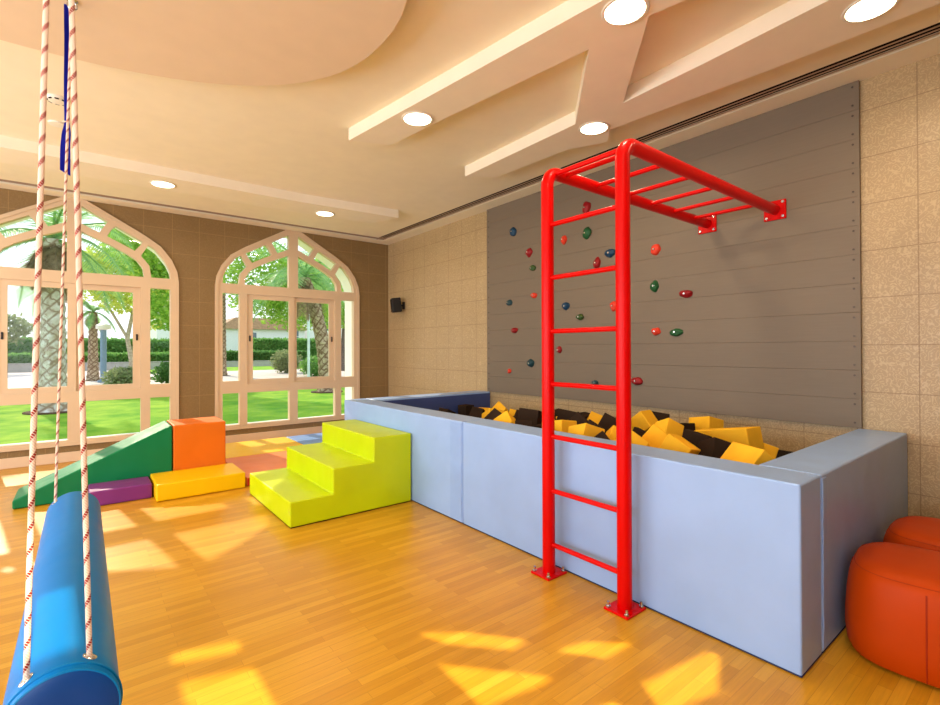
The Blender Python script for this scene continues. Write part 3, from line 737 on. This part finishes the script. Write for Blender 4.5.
# ================================================================== OTTOMANS
def ottoman(x, y, rz, label, mat):
    r = empty('ottoman', (x, y, 0), rz); tag(r, label, 'ottoman', 'orange leather ottomans')
    def ring(rad, z, n=64, e=3.2):
        o_ = []
        for k in range(n):
            t = 2 * PI * k / n; c_, s_ = math.cos(t), math.sin(t)
            q = (abs(c_) ** e + abs(s_) ** e) ** (-1 / e); o_.append((rad * q * c_, rad * q * s_, z))
        return o_
    prof = [(.235, .012), (.252, .018), (.267, .05), (.273, .11), (.272, .18), (.267, .26), (.259, .33), (.250, .365), (.237, .390), (.215, .406), (.17, .414), (.10, .419), (.03, .420)]
    b = nbm(); R_ = [[b.verts.new(p) for p in ring(rd, z)] for rd, z in prof]
    for v in b.verts: v.co.z *= .965
    for A, B_ in zip(R_, R_[1:]):
        for k in range(64): b.faces.new((A[k], A[(k + 1) % 64], B_[(k + 1) % 64], B_[k]))
    b.faces.new(R_[-1]); b.faces.new(R_[0][::-1])
    link('leather_cover', b, mat, r)
    b = nbm(); tube(b, [p for p in ring(.2385, .3885)] + [ring(.2385, .3885)[0]], .0014, 6, cap=False); bmesh.ops.translate(b, vec=(0, 0, -.0135), verts=b.verts[:]); link('top_seam', b, M['seam'], r)
    for k in (0, 16, 32, 48):
        b = nbm(); tube(b, [tuple(ring(rd + .0003, z * .965)[k]) for rd, z in prof[1:8]], .0026, 6); link('side_seam', b, M['seam'], r)
    b = nbm(); tube(b, [(0, 0, 0), (0, 0, .013)], .2, 32); link('base', b, M['black'], r)
    return r
ottoman(2.775, .412, .12, 'orange-red rounded ottoman nearest the camera, beside the pit end', M['pouf'])
ottoman(3.36, .40, .0, 'orange-red rounded ottoman at the back, next to the tiled wall', M['pouf'])

# ================================================================== SPEAKER
sk = empty('wall_speaker', (XW, 6.90, 2.02)); tag(sk, 'small black speaker on a bracket high on the wall near the corner', 'speaker')
b = nbm(); box(b, -.075, .075, -.07, .07, -.115, .115, .012, 3, mat=Matrix.Translation((-.145, 0, 0)) @ Matrix.Rotation(-.35, 4, 'Z') @ Matrix.Rotation(-.12, 4, 'Y')); link('cabinet', b, M['black'], sk, wn=True)
b = nbm(); box(b, -.014, 0, -.035, .035, -.06, .06, .003, 1); tube(b, [(-.01, 0, 0), (-.10, 0, 0)], .013, 12); link('bracket', b, M['black'], sk)
b = nbm(); box(b, -.004, .004, -.058, .058, -.10, .10, .002, 1, mat=Matrix.Translation((-.145, 0, 0)) @ Matrix.Rotation(-.35, 4, 'Z') @ Matrix.Rotation(-.12, 4, 'Y') @ Matrix.Translation((-.077, 0, 0)))
link('front_grille', b, plain('speaker_grille', (26, 24, 26), .7, .2, bump=.6, bscale=600), sk)

# ================================================================== BOLSTER SWING
K = 1.5
bcx, bcz, R0 = -.0355, .503, .1047
ya, yb_ = 1.377, 3.115
bs = empty('bolster_swing', (bcx, (ya + yb_) / 2, bcz)); tag(bs, 'long glossy blue cylinder swing hanging from four red-flecked ropes', 'swing')
oy = (ya + yb_) / 2
b = nbm()
prof = [(R0 - .012, 0), (R0 - .003, .004), (R0, .012)] + [(R0, .012 + (yb_ - ya - .03) * k / 24) for k in range(1, 25)] + [(R0 - .01, yb_ - ya - .008), (R0 - .03, yb_ - ya)]
lathe(b, prof, 64, Matrix.Translation((0, ya - oy, 0)) @ Matrix.Rotation(-PI / 2, 4, 'X')); link('cylinder_cover', b, M['bolster'], bs)
b = nbm(); lathe(b, [(R0 - .004, -.004), (R0 - .011, -.007), (R0 * .6, -.010), (.01, -.011)][::-1] + [(R0 - .006, .002)], 64, Matrix.Translation((0, ya - oy, 0)) @ Matrix.Rotation(-PI / 2, 4, 'X')); link('end_cap', b, M['bolster_cap'], bs)
for dy, rr in ((-.001, R0 - .003), (.020, R0 + .001)):
    b = nbm(); ps = [(rr * math.cos(2 * PI * k / 64), ya - oy + dy, rr * math.sin(2 * PI * k / 64)) for k in range(65)]; tube(b, ps, .0032, 8, cap=False); link('piping', b, M['piping'], bs)
hookN, hookF = Vector((-.044, 1.43, 2.965)), Vector((-.043, 3.04, 2.965))
for (yy, hk) in ((1.43, hookN), (3.04, hookF)):
    for s in (-1, 1):
        px_ = (-.096, .012)[s > 0] if yy < 2 else (-.103, .003)[s > 0]
        p0 = Vector((px_, yy, bcz + math.sqrt(R0 ** 2 - (px_ - bcx) ** 2) - .002)); p1 = hk + Vector((s * .003, 0, 0))
        L = (p1 - p0).length; n_ = int(L / .02)
        pts = [(p0.lerp(p1, k / n_) - Vector((bcx, oy, bcz))) for k in range(n_ + 1)]
        b = nbm(); tube(b, pts, .0056, 12, uv=True, twist=.0); link('rope', b, M['rope'], bs)
        # knot and metal washer where the rope enters the cylinder
        b = nbm(); c = p0 - Vector((bcx, oy, bcz)); nrm = Vector((p0.x - bcx, 0, p0.z - bcz)).normalized()
        q = nrm.to_track_quat('Z', 'Y').to_matrix().to_4x4()
        lathe(b, [(.013, -.001), (.015, .002), (.010, .004), (.007, .003)], 20, Matrix.Translation(c) @ q); link('washer', b, M['steel'], bs)
for hk, lb in ((hookN, 'round steel ceiling hook plate of the near swing ropes'), (hookF, 'round steel ceiling hook plate of the far swing ropes')):
    t = empty('ceiling_hook', (hk.x, hk.y, ZB)); tag(t, lb, 'ceiling hook')
    if hk.y > 3: pass
    b = nbm(); lathe(b, [(.022, 0), (.022, -.006), (.012, -.012)], 24); link('plate', b, M['steel'], t)
    b = nbm(); tube(b, [(.0 + .018 * math.cos(a), 0, -.025 + .018 * math.sin(a)) for a in [2 * PI * k / 20 for k in range(21)]], .004, 8, cap=False); link('ring', b, M['steel'], t)
# blue strap hanging from the far hook
b = nbm()
zs = [2.998 - k * (2.998 - 2.18) / 60 for k in range(61)]
row = []
for k, z in enumerate(zs):
    wd = .012 if z > 2.415 else .012 + .008 * min(1, (2.415 - z) / .05)
    an = .5 * math.sin(k * .11) ; cx_ = -.064 + .0 * k - (.006 if z < 2.40 else 0) * min(1, (2.40 - z) / .1)
    dz = -.02 if k == 60 else 0
    a_ = b.verts.new((cx_ - wd * math.cos(an), 3.09 - wd * math.sin(an), z)); c_ = b.verts.new((cx_ + wd * math.cos(an), 3.09 + wd * math.sin(an), z + dz))
    row.append((a_, c_))
for (p, q), (r, s) in zip(row, row[1:]): b.faces.new((p, q, s, r))
bmesh.ops.solidify(b, geom=b.faces[:], thickness=.003)
sobj = link('hanging_strap', b, M['strap']); tag(sobj, 'royal blue webbing strap hanging down behind the swing ropes', 'strap')
b = nbm(); tube(b, [(-.064 + .015 * math.cos(a), 3.09 + .008 * math.sin(a), 2.42) for a in [2 * PI * k / 20 for k in range(21)]], .003, 8, cap=False); link('strap_ring', b, M['white'], sobj)

# ================================================================== OUTDOORS
GZ = -.15
b = nbm(); box(b, -60, 90, YW + .52, 120, GZ - .2, GZ); struct(link('lawn', b, M['grass'], smooth=False))
b = nbm(); prism(b, [(-40, 21.5), (2, 22.6), (12, 25.2), (40, 31), (40, 40), (9.2, 37), (3.5, 36.5), (2.5, 45), (-40, 46)], GZ - .05, GZ + .02); struct(link('paved_path', b, M['paving'], smooth=False))
def leaves(bm, pts, size, rnd, elong=1.6):
    for p in pts:
        d = Vector((rnd.gauss(0, 1), rnd.gauss(0, 1), rnd.gauss(0, .6))).normalized(); u = d.orthogonal().normalized(); u.rotate(Quaternion(d, rnd.uniform(0, 6.28)))
        s = size * rnd.uniform(.6, 1.3); p = Vector(p); L = d * s * elong; W = u * s * .5
        vs = [bm.verts.new(q) for q in (p, p + L * .45 + W, p + L, p + L * .45 - W)]; bm.faces.new(vs)
def in_ellipsoids(rnd, ell, n):
    vol = [a[3] * a[4] * a[5] for a in ell]; out = []
    for _ in range(n):
        e = rnd.choices(ell, vol)[0]
        v = Vector((rnd.gauss(0, 1), rnd.gauss(0, 1), rnd.gauss(0, 1))).normalized() * rnd.uniform(.55, 1.0)
        out.append((e[0] + v.x * e[3], e[1] + v.y * e[4], e[2] + v.z * e[5]))
    return out
def hedge(x0, x1, y0, y1, z1, seed, label, n=5000, size=.12, mat='leaf_hedge'):
    rnd = random.Random(seed); r = empty('hedge', ((x0 + x1) / 2, (y0 + y1) / 2, GZ)); tag(r, label, 'hedge', 'clipped hedges')
    ox, oy_ = r.location.x, r.location.y
    b = nbm(); box(b, x0 - ox + .1, x1 - ox - .1, y0 - oy_ + .1, y1 - oy_ - .1, 0, z1 - GZ - .1)
    link('hedge_core', b, M['leaf_dark'], r, smooth=False)
    pts = []
    for _ in range(n):
        x, y, z = rnd.uniform(x0, x1), rnd.uniform(y0, y1), rnd.uniform(GZ, z1)
        k = rnd.random()
        if k < .5: y = y0
        elif k < .8: z = z1
        elif k < .9: x = rnd.choice((x0, x1))
        else: y = y1
        pts.append((x - ox, y - oy_, z - GZ))
    b = nbm(); leaves(b, pts, size, rnd, 1.3); link('foliage', b, M[mat], r, smooth=False)
hedge(-14, 6.0, 46.5, 48.0, 1.05, 1, 'long clipped hedge behind the low wall seen through the left window', 9000, .17)
hedge(-14, 6.4, 49.5, 51.0, 2.2, 2, 'taller hedge at the back seen through the left window', 8000, .2)
hedge(9.0, 17.5, 48.5, 50, 1.15, 3, 'clipped dark hedge on the grey wall seen through the right window', 6000, .17, 'leaf_dark')
hedge(13.5, 27, 52, 53.5, 2.4, 4, 'taller hedge before the white house seen through the right window', 7000, .2)
def gwall(x0, x1, y, z1, label):
    b = nbm(); box(b, x0, x1, y, y + .3, GZ - .02, z1, .02, 1); box(b, x0 - .02, x1 + .02, y - .03, y + .33, z1, z1 + .06, .01, 1)
    tag(link('garden_wall', b, M['stone_wall'], smooth=False), label, 'garden wall', 'low garden walls')
gwall(-14, 6.0, 44.6, .05 + .35, 'low grey wall under the hedge seen through the left window')
gwall(9.0, 17.5, 46.6, .30, 'low grey wall under the dark hedge seen through the right window')

def palm(x, y, h, r, label, seed, lean=(0, 0), bark='palm_bark', crown=True, nf=22, fl=2.6, dry=6, name='palm_tree'):
    rnd = random.Random(seed); t = empty(name, (x, y, GZ)); tag(t, label, 'palm tree', 'palm trees outside')
    b = nbm(); lay = b.loops.layers.uv.verify()
    nz, ns = int(h * 16), 32; rings = []
    nu = 5; pitch = 2 * PI * r / nu
    for i in range(nz + 1):
        z = h * i / nz; f = z / h
        rr = r * (1.25 - .35 * f) * (1 + .35 * math.exp(-z / .25)); ring_ = []
        for k in range(ns):
            u = nu * k / ns; v = z / (pitch * 1.1)
            d = max(abs(((u + v) % 1) - .5), abs(((u - v) % 1) - .5))
            rad = rr * (1 + .20 * (.5 - d) * 2 - .05)
            a = 2 * PI * k / ns
            ring_.append(b.verts.new((lean[0] * f * f + rad * math.cos(a), lean[1] * f * f + rad * math.sin(a), z)))
        rings.append(ring_)
    for i in range(nz):
        for k in range(ns):
            f = b.faces.new((rings[i][k], rings[i][(k + 1) % ns], rings[i + 1][(k + 1) % ns], rings[i + 1][k]))
            for lp, (kk, ii) in zip(f.loops, ((k, i), (k + 1, i), (k + 1, i + 1), (k, i + 1))): lp[lay].uv = (nu * kk / ns, h * ii / nz / (pitch * 1.1))
    b.faces.new(rings[-1])
    link('trunk', b, M[bark], t)
    if crown:
        for part_, cnt, mt_ in (('frond_crown', nf, 'frond'), ('dry_fronds', dry, 'frond_dry')):
            b = nbm()
            for k in range(cnt):
                az = 2 * PI * k / cnt + rnd.uniform(-.2, .2); el = rnd.uniform(-.1, 1.2) if part_ == 'frond_crown' else rnd.uniform(-1.0, -.4)
                L = fl * rnd.uniform(.85, 1.1) * (1 if part_ == 'frond_crown' else .55)
                P = Vector((lean[0], lean[1], h)); d = Vector((math.cos(az) * math.cos(el), math.sin(az) * math.cos(el), math.sin(el))); pts = [P.copy()]
                n_ = 22
                for q in range(n_):
                    d = (d + Vector((0, 0, -.085))).normalized(); P = P + d * L / n_; pts.append(P.copy())
                tube(b, pts, .02, 5, radii=[.03 * (1 - q / (n_ + 1)) + .004 for q in range(n_ + 1)])
                for q in range(3, n_ + 1):
                    tdir = (pts[q] - pts[q - 1]).normalized(); side = tdir.cross(Vector((0, 0, 1))).normalized()
                    ll = .55 * math.sin(PI * min(1, (q / n_) * .85 + .12)) * fl / 2.6
                    for s in (-1, 1):
                        for sub in (0, .5):
                            base = pts[q].lerp(pts[q - 1], sub)
                            tip = base + (side * s * .8 + tdir * .55 + Vector((0, 0, -.22 + rnd.uniform(-.12, .12)))).normalized() * ll
                            wv = tdir * .022
                            vs = [b.verts.new(c) for c in (base - wv, base + wv, tip)]; b.faces.new(vs)
            link(part_, b, M[mt_], t, smooth=False)
    b = nbm(); prism(b, [(1.3 * r * 2 * math.cos(2 * PI * k / 20), 1.3 * r * 2 * math.sin(2 * PI * k / 20)) for k in range(20)], .0, .03); link('tree_pit', b, M['soil'], t, smooth=False)
    return t
palm(-.562, 15.25, 4.1, .21, 'thick palm with pale cut stubs close outside the left window', 5, bark='palm_bark_white', nf=20, fl=2.6, dry=12)
palm(.369, 29.6, 3.3, .17, 'slim far palm trunk seen through the left window', 6, nf=16, fl=1.5, dry=3)
palm(6.607, 16.3, 3.9, .205, 'leaning palm with criss-cross bark outside the right window', 7, lean=(-.75, .1), nf=24, fl=2.7, dry=4)
palm(6.15, 30.3, 8.0, .17, 'straight dark trunk at the left edge of the right window', 9, bark='palm_bark', nf=16, fl=2.4, dry=0)

def tree(x, y, label, seed, trunk, ell, mat, n, size, bark='bark', branches=()):
    rnd = random.Random(seed); t = empty('garden_tree', (x, y, GZ)); tag(t, label, 'tree', 'broadleaf trees outside')
    b = nbm(); tube(b, [Vector(p) for p, _ in trunk], .1, 10, radii=[r for _, r in trunk])
    for br_ in branches: tube(b, [Vector(p) for p, _ in br_], .05, 8, radii=[r for _, r in br_])
    link('trunk', b, M[bark], t)
    b = nbm(); leaves(b, in_ellipsoids(rnd, ell, n), size, rnd); link('leaf_crown', b, M[mat], t, smooth=False)
    return t
tree(1.6, 25.8, 'slender tree with pale forked trunk and yellow-green leaves outside left window', 11,
     [((0, 0, 0), .12), ((.05, 0, 1.0), .10), ((-.1, 0, 2.0), .09), ((.1, 0, 3.2), .06)],
     [(.1, 0, 4.6, 2.1, 1.8, 1.6), (-1.2, .3, 4.9, 1.3, 1.2, .9), (.9, 0, 3.2, .8, .9, .9)], 'leaf_yellow', 7000, .12, branches=[[((.05, 0, 1.0), .08), ((.4, 0, 2.0), .06), ((.7, .1, 3.2), .04)], [((-.1, 0, 2.0), .06), ((-.7, 0, 3.2), .05), ((-1.3, 0, 4.2), .03)]])
tree(2.5, 20.2, 'leafy green tree at the right side of the left window', 12,
     [((0, 0, 0), .13), ((.0, 0, 1.2), .10), ((.1, 0, 2.6), .07)], [(.0, 0, 3.4, 1.2, 1.2, 1.3), (-.2, 0, 5.2, 1.9, 1.6, 1.5)], 'leaf_mid', 6500, .12)
tree(8.9, 27.0, 'broad green tree hanging over the left half of the right window', 13,
     [((0, 0, 0), .10), ((.0, 0, 1.4), .08), ((.1, 0, 3.0), .07)], [(-1.2, 0, 5.2, 2.6, 2.0, 2.0), (.8, .2, 4.8, 2.3, 1.8, 2.0), (0, 0, 3.4, 1.7, 1.4, .9)], 'leaf_mid', 11000, .12, bark='bark_dark')
tree(13.9, 31.5, 'dark leafy tree behind the leaning palm outside the right window', 14,
     [((0, 0, 0), .16), ((.0, 0, 2.0), .12), ((.1, 0, 3.6), .08)], [(0, 0, 5.6, 3.4, 2.3, 2.7), (-1.2, 0, 3.8, 1.8, 1.4, 1.1)], 'leaf_mid', 9000, .14, bark='bark_dark')
tree(-6.5, 42.0, 'distant dull green tree at the left edge of the left window', 15,
     [((0, 0, 0), .2), ((0, 0, 2.0), .15)], [(0, 0, 3.6, 2.6, 2, 1.7), (2.4, 1, 2.9, 1.6, 1.5, 1.0)], 'leaf_grey', 4500, .2, bark='bark_dark')
def shrub(x, y, rx, h, label, seed, mat, n=1800, size=.09):
    rnd = random.Random(seed); t = empty('shrub', (x, y, GZ)); tag(t, label, 'shrub', 'round shrubs outside')
    b = nbm()
    for k in range(9):
        a = 2 * PI * k / 9; tube(b, [(0, 0, 0), (rx * .4 * math.cos(a), rx * .4 * math.sin(a), h * .5)], .015, 5)
    link('stems', b, M['bark_dark'], t)
    b = nbm(); leaves(b, in_ellipsoids(rnd, [(0, 0, h * .5, rx, rx, h * .5), (0, 0, h * .45, rx * .6, rx * .6, h * .35)], n), size, rnd); link('foliage', b, M[mat], t, smooth=False)
shrub(1.25, 22.2, .75, .85, 'grey-green shrub on the paving seen through the left window', 21, 'leaf_grey')
shrub(2.85, 22.9, .7, 1.05, 'dark shrub in the right side pane of the left window', 22, 'leaf_dark')
shrub(10.0, 31.2, .95, 1.5, 'round olive shrub by the path seen through the right window', 23, 'leaf_grey', 2600)
shrub(10.1, 26.3, .95, 1.15, 'green shrub left of the leaning palm outside', 24, 'leaf_hedge', 2600)
# poles
def pole(x, y, h, r, mat, label):
    t = empty('lamp_pole', (x, y, GZ)); tag(t, label, 'pole'); b = nbm(); cyl(b, (0, 0, 0), r, h); link('shaft', b, M[mat], t)
    b = nbm(); cyl(b, (0, 0, 0), r * 1.8, .12); link('foot', b, M[mat], t)
    b = nbm(); lathe(b, [(r, h), (r * 2.4, h + .05), (r * 2.4, h + .22), (r * .8, h + .3)], 16); link('lamp_head', b, M['white'], t)
pole(7.54, 20.6, 3.9, .055, 'pole_white', 'thin white lamp pole outside the right window')
pole(.72, 27.8, 2.4, .12, 'pole_blue', 'grey-blue lamp post beside the slim palm outside')
# houses
def house(name, x0, x1, y, h, label, mat, wins, roof=True, d=8):
    t = empty(name, ((x0 + x1) / 2, y, GZ)); tag(t, label, 'house', 'houses beyond the garden'); ox = t.location.x
    b = nbm(); box(b, x0 - ox, x1 - ox, 0, d, 0, h); link('wall', b, M[mat], t, smooth=False)
    if roof:
        b = nbm(); prism(b, [(x0 - ox - .4, h), (x1 - ox + .4, h), (x1 - ox - 1.5, h + 1.3), (x0 - ox + 1.5, h + 1.3)], -.4, d + .4, 0, 'y'); link('roof', b, M['roof_tile'], t, smooth=False)
    else:
        b = nbm(); box(b, x0 - ox - .1, x1 - ox + .1, -.1, d + .1, h, h + .25); link('parapet', b, M[mat], t, smooth=False)
    for (wx, wz, ww, wh) in wins:
        b = nbm(); box(b, wx - ox - .1, wx - ox + ww + .1, -.06, .02, wz - .1, wz + wh + .1); f = link('window_surround', b, M['stucco'], t, smooth=False)
        b = nbm(); box(b, wx - ox, wx - ox + ww, -.08, -.05, wz, wz + wh)
        g = link('pane', b, M['pane_dark'], f, smooth=False)
        b = nbm(); box(b, wx - ox + ww / 2 - .04, wx - ox + ww / 2 + .04, -.1, -.07, wz, wz + wh); box(b, wx - ox, wx - ox + ww, -.1, -.07, wz + wh * .62, wz + wh * .62 + .08); link('glazing_bar', b, M['stucco'], f, smooth=False)
house('white_house', 12.0, 21.5, 60, 3.9, 'white house with a red tiled roof beyond the right window hedges', 'stucco', [(14.6, 1.6, 1.2, 1.9), (19.5, 1.9, 1.2, 1.9)])
house('white_house', 22.5, 44, 62, 6.4, 'tall white house behind the leaning palm', 'stucco', [(x, z, 1.5, 1.8) for x in (24, 28, 31.5, 35, 39) for z in (1.0, 4.0)], False)
house('tan_house', -34, -9, 74, 6.2, 'low tan house far off at the left edge of the left window', 'stucco_tan', [(-17, 2, 1.5, 1.6), (-13, 2, 1.5, 1.6)])
house('white_house', 6.6, 11.5, 66, 9.0, 'narrow white house behind the straight dark trunk', 'stucco', [(8.2, 2.0, 1.2, 1.6), (8.2, 5.8, 1.2, 1.6)], False)
